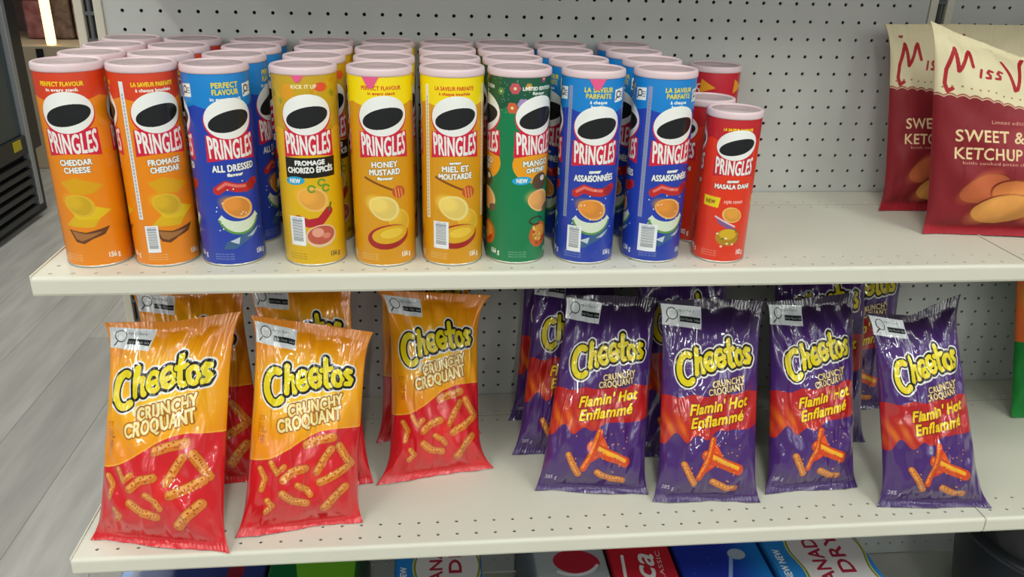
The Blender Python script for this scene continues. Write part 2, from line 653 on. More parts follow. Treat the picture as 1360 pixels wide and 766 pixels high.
def pic_spicy(A):
    chip(A, -4, 76, 17, hexs('E2A040'), hexs('EDBE62'), -12)
    for cx, cy in ((0, 86), (12, 92), (17, 86)):
        A.strokes([arc(cx, cy, 4, 3.2, 20, 320)], [(1.1, hexs('6F9A2C'))])
    A.strokes([[(-18, 54), (-6, 50), (8, 52), (19, 62)]], [(5, hexs('B81E2E'))])
    A.strokes([[(19, 62), (22, 70)]], [(1.1, hexs('4C6A22'))])
    A.ell(8, 36, 19, 12, hexs('E9C7A0'), 8)
    A.ell(8, 37, 16.5, 9.8, hexs('C45B48'), 8)
    A.ell(4, 40, 7, 5, hexs('EAA48E'))
    A.ell(14, 36, 5, 3, hexs('DF8A74'))


def pic_honey(A):
    A.strokes([[(-24, 98), (10, 85)]], [(1.3, hexs('8A4A14'))])
    A.ell(16, 83, 8.5, 6.4, hexs('C8552A'), -18)
    for q in range(3): A.strokes([[(11 + q * 4, 88 - q), (13 + q * 4, 78 - q)]], [(.6, hexs('F2A050'))])
    chip(A, 12, 56, 15, hexs('DFAE2A'), hexs('E8BE3C'), -30)
    chip(A, -7, 68, 17, hexs('E6C766'), hexs('F0D988'), -14)
    A.ell(2, 36, 26, 13, hexs('A8201C'), 9)
    A.ell(4, 38.5, 22.5, 9.3, hexs('E2AE1E'), 9)
    A.ell(6, 40, 14, 5, hexs('F0C73E'), 9)


def pic_mango(A):
    A.ell(6, 92, 12, 9, hexs('5A4630'), 10)
    A.ell(10, 95, 4, 3, hexs('E4D8C8'))
    chip(A, 2, 72, 16, hexs('DFA05A'), hexs('EEC084'), -8)
    A.ell(18, 62, 7, 4, hexs('6E5A48'), 30)
    A.ell(8, 34, 16, 14, hexs('C9641E'))
    A.ell(8, 36, 11, 9, hexs('E09A3A'))
    for k in range(14):
        A.ell(8 + random.uniform(-10, 10), 34 + random.uniform(-9, 9), 1.6, 1.6, random.choice([hexs('B8281C'), hexs('F2D060'), hexs('5E7A22')]))
    A.strokes([arc(2, 50, 10, 4, 0, 300)], [(1, hexs('3E2E1E'))])


def pic_masala(A):
    A.poly([(-40, 72), (-16, 71), (-14, 84), (-40, 85)], hexs('F2D41A'))
    A.text('NEW', -28, 78, 5, hexs('7A3A10'), bold=.3, w=14)
    A.text('style ramen', 4, 80, 5, WHITE, w=26, bold=.2)
    chip(A, 8, 62, 13, hexs('D9973C'), hexs('EDBA66'), 168)
    A.poly([(-18, 62), (2, 52), (14, 42), (2, 44), (-14, 52)], hexs('8A5C8E'))
    A.strokes([[(-18, 60), (10, 48)]], [(1, hexs('E8D0DC'))])
    A.ell(2, 34, 17, 11, hexs('B98A1E'))
    A.ell(2, 38, 12, 7, hexs('DDB324'))
    for k in range(16):
        A.ell(2 + random.uniform(-17, 17), 32 + random.uniform(-10, 12), 1.8, 1.3, random.choice([hexs('5A7A1E'), hexs('F4E0C0'), hexs('C84A1A')]))


def flowers(A):
    for k in range(60):
        A.ell(random.uniform(-39, 39), random.uniform(HB - 45, HB), .6, .6, hexs('B8C8A0'), al=.7)
    for cx, cy, r, c in ((-30, 212, 6, 'C4505A'), (-33, 190, 6, 'D0603A'), (-14, 214, 4, 'B88A3C'), (-20, 194, 6.5, 'A88AC0'), (-10, 190, 5, '56508A'),
                         (30, 208, 4, '5A8A4A'), (6, 222, 4, '8A4050')):
        for q in range(6):
            A.ell(cx + r * .6 * math.cos(q * 1.05), cy + r * .6 * math.sin(q * 1.05), r * .5, r * .5, hexs(c))
        A.ell(cx, cy, r * .3, r * .3, hexs('E8D8A0'))


def spicy_top(A):
    for k in range(26):
        A.ell(random.uniform(-39, 39), random.uniform(160, 218), random.uniform(2, 5), random.uniform(2, 4), random.choice([hexs('8A8A20'), hexs('C88A18'), hexs('B05A1C'), hexs('D8A818')]), random.uniform(0, 180), .7)
    A.ell(18, 211, 8, 5, hexs('E2502C'))
    A.ell(-20, 206, 8, 9, hexs('E09A1C'))


def mango_flav(A):
    A.ell(0, 124, 31, 23, hexs('EFA01C'))
    A.ell(0, 138, 30, 14, hexs('EFA01C'))


OR, ORT = hexs('EE8A10'), hexs('D8401C')
BL, BLT = hexs('2440AE'), hexs('1482D0')
HO, HOT_ = hexs('DD9A12'), hexs('F8DC08')
sheet_ched = can_sheet(OR, ORT, 192, HB, [('PERFECT FLAVOUR', YEL, 4.6), ('in every stack', WHITE, 3.4)], YEL, [('CHEDDAR', 6.4, 34), ('CHEESE', 6.4, 28)], pic_cheddar)
sheet_from = can_sheet(OR, ORT, 192, HB, [('LA SAVEUR PARFAITE', YEL, 4.6), ('à chaque bouchée', WHITE, 3.4)], YEL, [('FROMAGE', 6.4, 36), ('CHEDDAR', 6.4, 33)], pic_cheddar, strip=hexs('E6E8EA'))
sheet_dres = can_sheet(BL, BLT, 184, HB, [('PERFECT', YEL, 6), ('FLAVOUR', YEL, 6), ('in every stack', WHITE, 3.6)], YEL, [('ALL DRESSED', 7.6, 50), ('flavour', 3.6, 18)], pic_dressed, badge=True, logo_dy=-6)
sheet_assa = can_sheet(BL, BLT, 184, HB, [('LA SAVEUR', YEL, 5.4), ('PARFAITE', YEL, 5.4), ('à chaque', WHITE, 3.6), ('bouchée', WHITE, 3.4)], YEL, [('saveur', 4, 14), ('ASSAISONNÉES', 7.4, 50)], pic_dressed, badge=True, strip=hexs('8E96C0'), logo_dy=-10)
sheet_spic = can_sheet(hexs('E3B40E'), hexs('C8A01C'), 160, HB, [('KICK IT UP', hexs('F2E8C0'), 4)], YEL, [('FROMAGE', 5.4, 34), ('CHORIZO ÉPICÉS', 6.4, 54)], pic_spicy, topfn=spicy_top, flavbox=hexs('1A1512'), new=True, wcol=hexs('5A4410'))
sheet_hon = can_sheet(HO, HOT_, 190, HB, [('PERFECT FLAVOUR', hexs('D2521C'), 4.4), ('in every stack', hexs('D2521C'), 3.2)], YEL, [('HONEY', 6.6, 30), ('MUSTARD', 6.6, 36), ('flavour', 3.4, 18)], pic_honey)
sheet_miel = can_sheet(HO, HOT_, 190, HB, [('LA SAVEUR PARFAITE', hexs('D2521C'), 4.4), ('à chaque bouchée', hexs('D2521C'), 3.2)], YEL, [('saveur', 3, 14), ('MIEL ET', 6.6, 32), ('MOUTARDE', 6.6, 40)], pic_honey, strip=hexs('EFE6CC'))


def mango_pre(A):
    flowers(A)
    mango_flav(A)


sheet_mang = can_sheet(hexs('0F7F4E'), hexs('14543A'), 184, HB, [('LIMITED EDITION', WHITE, 3.8), ('flavour', WHITE, 3.4)], YEL, [('MANGO', 7, 36), ('CHUTNEY', 5, 28)], pic_mango, topfn=mango_pre, new=True)
H10 = 180.0
sheet_masa = can_sheet(hexs('E8391C'), hexs('C2222A'), 150, H10, [('LA SAVEUR PARFAITE', YEL, 3.2)], YEL, [('saveur', 3.6, 16), ('MASALA DAHI', 5.4, 48)], pic_masala, k=.80, weight='102 g', logo_dy=4, boxcol=hexs('C81F33'))


def tri_sheet():
    A = Art(CIRC, 200, 3, hexs('C41E30'))
    for q in range(9):
        cx = -105 + q * 26
        A.poly([(cx, 150 + 20 * (q % 2)), (cx + 24, 158 + 20 * (q % 2)), (cx + 2, 170 + 20 * (q % 2))], hexs('E8A01C'))
    A.text('LA', -34, 175, 14, hexs('E8E0DC'), bold=.6, w=16, rot=90)
    A.text('TA', -34, 150, 14, hexs('E8E0DC'), bold=.6, w=16, rot=90)
    return A


sheet_tri = tri_sheet()
A = Art(CIRC, 200, 2, hexs('E2C40C'))
A.where(lambda X, Y: Y < 120, hexs('C8401C'))
sheet_yel = A

M_lid = mat('frosted_lid', hexs('F2E6E6'), rough=.4, alpha=.4, spec=.5)
M_lidrim = mat('lid_rim', hexs('E6CDD2'), rough=.42, spec=.5)
M_seal = mat('foil_seal', hexs('D9A0A8'), rough=.35, metal=.2)
M_sealw = mat('foil_seal_white', hexs('EDE9E8'), rough=.35)
M_sealg = mat('foil_seal_grey', hexs('B4BAB6'), rough=.35, metal=.3)
M_tab = mat('pink_tab', hexs('EE5C90'), rough=.4)
M_rim = mat('tin_rim', hexs('C9C7BE'), rough=.3, metal=.7)
M_yellid = mat('yellow_lid', hexs('E4D98C'), rough=.4)


def sticker_art():
    A = Art(18, 30, 5, hexs('EDEFF2'))
    for q in range(14):
        A.where(lambda X, Y: (np.abs(Y - 5 - q * 1.5) < random.uniform(.2, .5)) & (np.abs(X) < 6.2), hexs('6E7076'))
    A.text('0 38000 18425', 0, 28, 1.5, hexs('6E7076'), w=12)
    A.where(lambda X, Y: (np.abs(Y - 26) < .8) & (np.abs(X) < 6.5), hexs('8A98A8'))
    return A


M_stick = print_mat('barcode_print', sticker_art(), rough=.4)
_can_cache = {}


def can_meshes(key, sheet, Hb, lidc=None, r=R_CAN):
    if key in _can_cache: return _can_cache[key]
    mt = print_mat('print_' + key, sheet, rough=.3, coat=.15)
    tube = lathe('tube', [(r - .3, 2.2), (r, 3), (r, Hb * .33), (r, Hb * .66), (r, Hb - 1.5), (r - .4, Hb)], mt, 64, h_uv=Hb)
    rim = lathe('base_rim', [(0, 1.2), (r - 3, 1.0), (r - 1.5, 0), (r + .3, .4), (r + .5, 1.8), (r - .2, 2.6)], M_rim, 48)
    top = Hb + 7.5
    lid = lathe('lid', [(r + .2, Hb - 1), (r + .7, Hb - .6), (r + .9, Hb + 1), (r + .7, Hb + 5.2), (r + .2, top - .6), (r - 1, top), (r - 3, top),
                        (r - 4, top - 1.6)], lidc or M_lidrim, 64)
    disc = lathe('lid_disc', [(r - 4, top - 1.6), (r - 9, top - 1.6), (r - 9.6, top - 1.0), (r - 10.4, top - 1.6), (18, top - 1.6), (17.4, top - 1.1), (16.8, top - 1.6), (0, top - 1.6)],
                 lidc or M_lid, 48)
    # seal: rings of foil under the lid
    vs, uv, fs, fm = [], [], [], []
    rings = [(r - 1.5, Hb + .6), (25, Hb + .2), (24, Hb + .2), (16, Hb + .2), (6, Hb + .2), (0, Hb + .2)]
    seg = 36
    for i in range(seg):
        a = i / seg * 2 * math.pi
        for rr, z in rings: vs.append((math.sin(a) * rr, math.cos(a) * rr, z))
    nr = len(rings)
    for i in range(seg):
        for j in range(nr - 1):
            a, b = i * nr + j, ((i + 1) % seg) * nr + j
            fs.append((b, a, a + 1, b + 1))
            fm.append((0, 2, 1, 0 if (i // 6) % 2 else 1, 2)[j])
    seal = mesh_from('foil_seal', vs, fs, [M_seal, M_sealw, M_sealg], fmat=fm)
    _can_cache[key] = (tube, rim, lid, disc, seal)
    return _can_cache[key]


def curved_patch(name, r, a0, a1, pts_fn, mats, n=8, mrows=4):
    vs, uv, fs = [], [], []
    for i in range(n + 1):
        for j in range(mrows + 1):
            s, t = i / n, j / mrows
            a, z = pts_fn(s, t)
            vs.append((math.sin(a) * r, -math.cos(a) * r, z))
            uv.append((s, t))
    for i in range(n):
        for j in range(mrows):
            k = i * (mrows + 1) + j
            fs.append((k, k + mrows + 1, k + mrows + 2, k + 1))
    return mesh_from(name, vs, fs, mats, uv, smooth=True)


def make_can(key, sheet, Hb, x, y, rot, label, group, lidc=None, r=R_CAN):
    """rot: degrees the printed emblem is turned to the right"""
    t = empty('chip_can', (x, y, .2), math.radians(rot), label, 'chip can', group)
    for nm, me in zip(('tube', 'base_rim', 'lid', 'lid_disc', 'foil_seal'), can_meshes(key, sheet, Hb, lidc, r)):
        link(nm, me, t)
    return t


def add_sticker(t, rot, ang, z0, tilt=0.0, wdeg=26, hh=29):
    a0 = math.radians(ang - rot)
    me = curved_patch('barcode_sticker', R_CAN + .35, 0, 0,
                      lambda s, u: (a0 + math.radians(wdeg) * (s - .5), z0 + hh * u + tilt * (s - .5)), M_stick)
    return link('barcode_sticker', me, t)


def add_tab(t, rot, ang, Hb, wdeg=34, length=14):
    a0 = math.radians(ang - rot)
    me = curved_patch('seal_tab', R_CAN + .5, 0, 0,
                      lambda s, u: (a0 + math.radians(wdeg) * (s - .5) * (1 - .75 * (1 - u)), Hb + 1 - length * (1 - u)), M_tab)
    o = link('seal_tab', me, t)
    o['label'] = 'pink peel tab hanging from under the lid'
    return o


CANS = [  # key, sheet, x, y, rot, label
    ('cheddar', sheet_ched, 116.5, -266, 6, 'orange chip can at the left end of the front row, marked CHEDDAR'),
    ('fromage', sheet_from, 195.3, -266, 33, 'orange chip can with a barcode sticker, second in the front row'),
    ('dressed', sheet_dres, 274.2, -267, 29, 'blue chip can marked ALL DRESSED beside the orange cans'),
    ('spicy', sheet_spic, 373, -270, 7, 'yellow chip can with a black flavour panel and a red chili pepper'),
    ('honey', sheet_hon, 458.5, -275, 6, 'golden yellow chip can marked HONEY MUSTARD, without a sticker'),
    ('miel', sheet_miel, 541, -275, 4, 'golden yellow chip can marked MIEL ET MOUTARDE with a barcode sticker'),
    ('mango', sheet_mang, 619.7, -271, 33, 'green chip can with flower print turned partly to the right'),
    ('assais', sheet_assa, 706, -275, 3, 'blue chip can with a pink seal tab and barcode sticker beside the green can'),
    ('assais', sheet_assa, 793, -273, 15, 'rightmost blue chip can, beside the small red can'),
]
desc = ['left-end orange', 'second orange', 'ALL DRESSED blue', 'black-panelled yellow', 'HONEY MUSTARD', 'MIEL ET MOUTARDE', 'green', 'pink-tabbed blue', 'rightmost blue']
front = []
for i, (key, sh, x, y, rot, lab) in enumerate(CANS):
    t = make_can(key, sh, HB, x, y, rot, lab, 'chip cans in the front row')
    front.append(t)
add_sticker(front[1], 33, -6, 18, 1, 24, 33)
add_sticker(front[3], 7, -24, 26, 0, 30, 36)
add_sticker(front[5], 4, -24, 22, 0, 30, 34)
add_sticker(front[7], 3, -30, 16, 0, 28, 33)
add_sticker(front[8], 15, -22, 15, 0, 36, 35)
add_tab(front[3], 7, -4, HB, 26, 9)
add_tab(front[4], 6, -14, HB)
add_tab(front[7], 3, -2, HB)

ordn = ['second', 'third', 'rearmost']
kids = lambda o: [c for c in o.children]
for i, t in enumerate(front):
    x0, y0 = CANS[i][2], CANS[i][3]
    for k in range(3):
        dx = {2: (7, 13, 9), 3: (3, 6, 2), 0: (0, 1, -1), 1: (.2, 1.5, .8), 5: (0, -1, 0), 6: (-1, -2, -1), 7: (-4, -9, -4), 8: (3, -2, 1)}.get(i, (2, -2, 1))[k]
        c = t.copy()
        COL.objects.link(c)
        yb = -39
        c.location = Vector((x0 + dx, y0 + (yb - y0) * (k + 1) / 3, .2)) * MM
        c.rotation_euler.z = random.uniform(-1, 1)
        c['label'] = f'chip can {("directly behind", "two places behind", "three places behind")[k]} the {desc[i]} can of the front row'
        c['group'] = 'chip cans stocked behind the front row'
        for ch in t.children:
            if ch.name.startswith(('barcode', 'seal_tab')): continue
            d = ch.copy()
            COL.objects.link(d)
            d.parent = c

make_can('masala', sheet_masa, H10, 880.5, -281, -6, 'short red chip can at the right end of the front row', 'chip cans in the front row', r=32.8)
make_can('masala', sheet_masa, H10, 872, -206, 40, 'short red chip can in the shade directly behind the front short red can', 'chip cans stocked behind the front row')
make_can('triangle', sheet_tri, 199, 932, -44, -8, 'short red chip can with yellow triangles at the rear by the back panel', 'chip cans stocked behind the front row')
make_can('yellow', sheet_yel, 204, 853.5, -125, 0, 'short yellow can half hidden behind the rightmost blue can', 'chip cans stocked behind the front row', M_yellid) if False else None

# ------------------------------------------------------------------ snack bags: printed sheets


def cheetos_lines():
    L = [arc(.95, .62, .72, 1.0, 62, 300, 26)]
    L.append([(1.95, 1.75), (1.9, 1.2), (1.78, .12)])
    L.append([(1.84, .7), (2.0, 1.02), (2.25, 1.05), (2.4, .8), (2.42, .12)])
    for cx, cy in ((3.12, .66), (4.12, .76)):
        L.append([(cx - .40, cy - .06), (cx + .40, cy + .10)] + arc(cx, cy + .06, .42, .54, 5, 325, 20))
    L.append([(5.02, 1.95), (4.95, 1.1), (4.92, .45), (5.06, .25), (5.28, .3)])
    L.append([(4.66, 1.28), (5.42, 1.36)])
    L.append(arc(5.88, .74, .36, .46, 0, 360, 20))
    L.append([(6.95, 1.2), (6.7, 1.28), (6.52, 1.08), (6.72, .84), (6.96, .62), (6.8, .36), (6.5, .36)])
    return L


def cheetos_logo(A, cx, cy, width, rot, glow=None):
    s = width / 7.0
    c, sn = math.cos(math.radians(rot)), math.sin(math.radians(rot))
    L = []
    for ln in cheetos_lines():
        q = []
        for x, y in ln:
            y += .12 * math.sin((x - .5) / 6.5 * math.pi) * 1.6 - .05
            X_, Y_ = (x - 3.6) * s, (y - .75) * s * 1.12
            q.append((cx + X_ * c - Y_ * sn, cy + X_ * sn + Y_ * c))
        L.append(q)
    A.strokes(L, [(.50 * s, hexs('E9E6E2')), (.38 * s, hexs('17130F'))])
    for a, b, r in ((0, 1, .25), (1, 3, .21), (3, 4, .19), (4, 5, .19), (5, 7, .2), (7, 8, .19), (8, 9, .19)):
        A.strokes(L[a:b], [((r + .09) * s, hexs('17130F')), (r * s, hexs('E9D312'))])


def curl(A, pts, r, burn=False):
    A.strokes([pts], [(r + .5, hexs('8E3A10')), (r, hexs('D87A26' if not burn else 'D9481A'))])
    A.strokes([[(x - r * .2, y + r * .3) for x, y in pts]], [(r * .4, hexs('EBA250' if not burn else 'F58A2A'))])
    (xa, ya), (xb, yb) = pts[0], pts[-1]
    for q in range(12):
        t_ = (q + .5) / 12
        i_ = min(int(t_ * (len(pts) - 1)), len(pts) - 2)
        f_ = t_ * (len(pts) - 1) - i_
        A.ell(pts[i_][0] * (1 - f_) + pts[i_ + 1][0] * f_ + (q * 7 % 5 - 2) * r * .3, pts[i_][1] * (1 - f_) + pts[i_ + 1][1] * f_ + (q * 3 % 5 - 2) * r * .3, r * .22, r * .22, hexs('B4551A'))


def warning_label(A, cx, cy, w_, h_, rot):
    c, sn = math.cos(math.radians(rot)), math.sin(math.radians(rot))
    T = lambda x, y: (cx + x * c - y * sn, cy + x * sn + y * c)
    A.poly([T(-w_ / 2, -h_ / 2), T(w_ / 2, -h_ / 2), T(w_ / 2, h_ / 2), T(-w_ / 2, h_ / 2)], hexs('E4E7EA'))
    x0 = -w_ / 2 + h_ * .52
    A.strokes([[T(x0 + h_ * .27 * math.cos(a / 3), h_ * .08 + h_ * .27 * math.sin(a / 3)) for a in range(20)]], [(.7, hexs('2A2C2E'))])
    A.strokes([[T(x0 - h_ * .16, -h_ * .16), T(x0 - h_ * .32, -h_ * .38)]], [(.8, hexs('2A2C2E'))])
    A.poly([T(x0 + h_ * .42, -h_ * .26), T(w_ / 2 - 1.6, -h_ * .26), T(w_ / 2 - 1.6, .0), T(x0 + h_ * .42, .0)], hexs('1C2022'))
    tx, ty = T((x0 + h_ * .42 + w_ / 2 - 1.6) / 2, -h_ * .13)
    A.text('Sat fat / Gras sat.   Sodium', tx, ty, h_ * .11, hexs('E4E7EA'), w=w_ * .5, rot=rot)
    tx, ty = T(w_ * .12, h_ * .26)
    A.text('High in / Élevé en', tx, ty, h_ * .13, hexs('50565A'), w=w_ * .42, rot=rot)


def orange_sheet():
    W_, H_ = 170, 300
    A = Art(W_, H_, 3.2, hexs('F2900E'))
    A.mix(lambda X, Y: 1.2 - np.hypot(X / 100, (Y - 205) / 70), hexs('FCC41A'))
    # red lower half with a swinging upper edge
    edge = lambda X: 132 + .28 * (X + 10) + 9 * np.sin(X / 26 + .6)
    A.where(lambda X, Y: Y < edge(X) + 2, hexs('F6B434'))
    A.where(lambda X, Y: Y < edge(X), hexs('D51D26'))
    A.mix(lambda X, Y: (.55 - np.hypot((X - 15) / 70, (Y - 85) / 60)) * 1.2 * (Y < edge(X)), hexs('EE3326'))
    warning_label(A, -53, 277, 60, 28, -5)
    cheetos_logo(A, 0, 220, 136, 8)
    A.strokes([[(-30, 182), (0, 190), (46, 199)]], [(7, hexs('F3E7B8'))])
    A.text('CRUNCHY', 12, 187, 17, hexs('F6E6A6'), w=84, bold=.7, rot=13, out=((2.0, hexs('9A5A14')), (.9, hexs('C98A22'))), shear=.1)
    A.text('CROQUANT', 4, 167, 18, hexs('F6E6A6'), w=98, bold=.7, rot=13, out=((2.0, hexs('9A5A14')), (.9, hexs('C98A22'))), shear=.1)
    for pts, r in (([(2, 132), (20, 138), (42, 142)], 6.5), ([(20, 92), (30, 110), (40, 124)], 6), ([(52, 128), (62, 112), (72, 98)], 6),
                   ([(26, 76), (46, 84), (66, 94)], 6.4), ([(34, 34), (48, 50), (64, 64)], 6.8), ([(-66, 96), (-58, 84), (-62, 68)], 4.4),
                   ([(-50, 106), (-40, 92), (-30, 100)], 4.2), ([(-52, 52), (-44, 44), (-52, 36)], 4.4),
                   ([(-30, 82), (-16, 94), (2, 98)], 6), ([(-30, 62), (-14, 50), (6, 46)], 6), ([(-8, 74), (6, 66), (12, 58)], 4.6)):
        curl(A, pts, r)
    A.text('285 g', -66, 140, 6, hexs('9A3A10'), w=18, rot=90)
    for q in range(3): A.text('new bigger bag', -72 + q * 3.2, 152, 2.2, hexs('9A4A10'), w=34, rot=90)
    return A


def purple_sheet():
    W_, H_ = 165, 290
    A = Art(W_, H_, 3.2, hexs('4B2A72'))
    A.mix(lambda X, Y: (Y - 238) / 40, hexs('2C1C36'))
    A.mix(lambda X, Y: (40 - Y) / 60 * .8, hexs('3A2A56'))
    # flame band
    top = lambda X: 160 + .06 * X + 2 * np.sin(X / 7)
    low = lambda X: 104 + .16 * X + 7 * np.sin(X / 5.5) * np.clip((-X + 30) / 80, 0, 1) + 3 * np.sin(X / 13)
    A.where(lambda X, Y: (Y < top(X)) & (Y > low(X)), hexs('B81F22'))
    A.mix(lambda X, Y: ((Y < top(X)) & (Y > low(X))) * np.clip(1.1 - np.abs(Y - 112) / 26, 0, 1) * np.clip((10 - X) / 70, 0, 1) * (.6 + .4 * np.sin(X / 3 + Y / 6)), hexs('E8731A'))
    A.text("Flamin' Hot", 10, 145, 15, hexs('F4D21C'), w=98, bold=.9, rot=8, shear=.28, out=((1.6, hexs('8E141A')),))
    A.text('Enflammé', 8, 125, 15, hexs('F4D21C'), w=88, bold=.9, rot=8, shear=.28, out=((1.6, hexs('8E141A')),))
    warning_label(A, -50, 268, 62, 30, -7)
    cheetos_logo(A, 2, 205, 126, 8)
    A.text('CRUNCHY', 24, 178, 9, hexs('E8CF9A'), w=56, bold=.45, rot=8, out=((1.2, hexs('3A1A14')),))
    A.text('CROQUANT', 20, 167, 9, hexs('E8CF9A'), w=60, bold=.45, rot=8, out=((1.2, hexs('3A1A14')),))
    # burning curls
    for k in range(5):
        A.poly([(-18 + k * 3, 44 + k * 8), (0 + k * 2, 100 - 3 * k), (8 + k * 3, 60 + k * 2)], hexs(('D8381C', 'E8581C', 'C42A1C')[k % 3]))
    curl(A, [(-10, 74), (18, 62), (46, 52)], 8, True)
    A.strokes([[(-8, 77), (18, 65), (44, 55)]], [(2.6, hexs('F6B42C'))])
    curl(A, [(-20, 40), (-8, 66), (0, 96)], 5, True)
    curl(A, [(4, 34), (26, 24), (44, 22)], 5)
    curl(A, [(-46, 60), (-36, 44), (-26, 30)], 4.6)
    for k in range(22):
        A.ell(random.uniform(-50, 70), random.uniform(30, 100), 1, 1, hexs('F2A03A'))
    A.text('285 g', -66, 22, 6, hexs('D8D0E0'), w=18)
    return A


def cream_sheet():
    W_, H_ = 270, 290
    CR, DR = hexs('DCD0AC'), hexs('84272E')
    A = Art(W_, H_, 2.6, DR)
    A.mix(lambda X, Y: .95 - np.hypot(X / 75, (Y - 135) / 55), hexs('B05058'))  # gloss haze of the film painted in as a lighter patch
    sc = lambda X: 193 + 3.2 * np.abs(np.sin(X / 5.0)) - .0012 * (135 - np.abs(X)) ** 2 * .9
    A.where(lambda X, Y: Y > sc(X) - 3.5, hexs('C9A98C'))
    A.where(lambda X, Y: Y > sc(X) - 1.6, hexs('9A4A44'))
    A.where(lambda X, Y: Y > sc(X), CR)
    for k in range(-11, 12):
        A.ell(k * 11.5, sc(np.array(k * 11.5)) + 10, 1.4, 1.4, hexs('9C7A50'))
    # script name
    s, ox, oy = 25.5, -124, 198
    T = lambda pts: [(ox + x * s, oy + y * s * 1.18) for x, y in pts]
    rr = 2.6
    C_ = hexs('A8262C')
    A.strokes([T([(.35, .12), (.12, .0), (.0, .35), (.1, 1.0), (.45, 1.75), (.62, 2.05), (.66, 1.5), (.7, .95), (.9, 1.2), (1.3, 1.85), (1.5, 2.05), (1.5, 1.5), (1.52, 1.25)])], [(rr, C_)])
    A.strokes([T([(2.0, 1.15), (1.85, .75)]), T([(2.55, 1.1), (2.4, 1.15), (2.3, 1.02), (2.42, .9), (2.4, .76), (2.2, .76)]),
               T([(3.05, 1.1), (2.9, 1.15), (2.8, 1.02), (2.92, .9), (2.9, .76), (2.7, .76)])], [(1.9, C_)])
    A.strokes([T([(3.25, 1.75), (3.5, 1.1), (3.72, .25), (3.85, .3), (4.1, 1.0), (4.5, 1.9), (4.9, 2.5)])], [(rr, C_)])
    A.text("ickie's", ox + 5.55 * s, oy + .95 * s, 17, C_, w=58, bold=.5, rot=14, shear=.2)
    CT = hexs('E8CFA0')
    A.text('Limited edition / Édition limitée', -10, 158, 5, hexs('D8A890'), w=110)
    A.text('SWEET & SPICY', -32, 138, 16, CT, w=158, bold=.5)
    A.text('KETCHUP SUCRÉ', -32, 114, 16, CT, w=158, bold=.5)
    A.text('kettle cooked potato chips / croustilles', -32, 101, 4, hexs('D8A890'), w=140)
    A.poly([(80, 76), (122, 78), (122, 90), (80, 88)], hexs('E0C890'))
    for (cx, cy, rx, ry, rot, c) in ((-70, 66, 36, 20, 20, 'A85838'), (-20, 56, 44, 24, -10, 'B86C3C'), (48, 62, 44, 22, 12, 'AC5C36'), (-40, 38, 46, 22, 8, 'C98C4A'), (30, 30, 40, 18, -8, 'BE7440'),
                                     (92, 40, 36, 22, 20, 'A85A38')):
        A.ell(cx, cy, rx, ry, hexs('7A2C22'), rot)
        A.ell(cx, cy, rx * .93, ry * .9, hexs(c), rot)
        A.ell(cx - 6, cy + 3, rx * .6, ry * .5, tuple(min(1, v * 1.18) for v in hexs(c)), rot + 20, .8, .8)
    A.where(lambda X, Y: Y < 12, hexs('A02832'))
    return A


def plain_sheet(top, bot):
    A = Art(160, 280, 1.5, hexs(top))
    A.where(lambda X, Y: Y < 130, hexs(bot))
    A.mix(lambda X, Y: 1 - np.hypot((X + 40) / 50, (Y - 210) / 40), hexs('E8B43A'))
    return A


def film(name, art, rough=.3, coat=1.0):
    return print_mat(name, art, rough=rough, coat=coat, spec=.15, bump=.04, bscale=60)


F_or = film('orange_film', orange_sheet())
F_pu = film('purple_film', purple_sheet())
F_cr = film('cream_film', cream_sheet(), rough=.42, coat=.0)
F_gr = film('orange_green_film', plain_sheet('D0642C', '1E7A34'), rough=.4, coat=0)
B_or = mat('orange_film_back', hexs('C23A1C'), rough=.25)
B_pu = mat('purple_film_back', hexs('2E1D48'), rough=.22)
B_cr = mat('cream_film_back', hexs('8C1F28'), rough=.45)
B_gr = mat('green_film_back', hexs('1E6A30'), rough=.45)


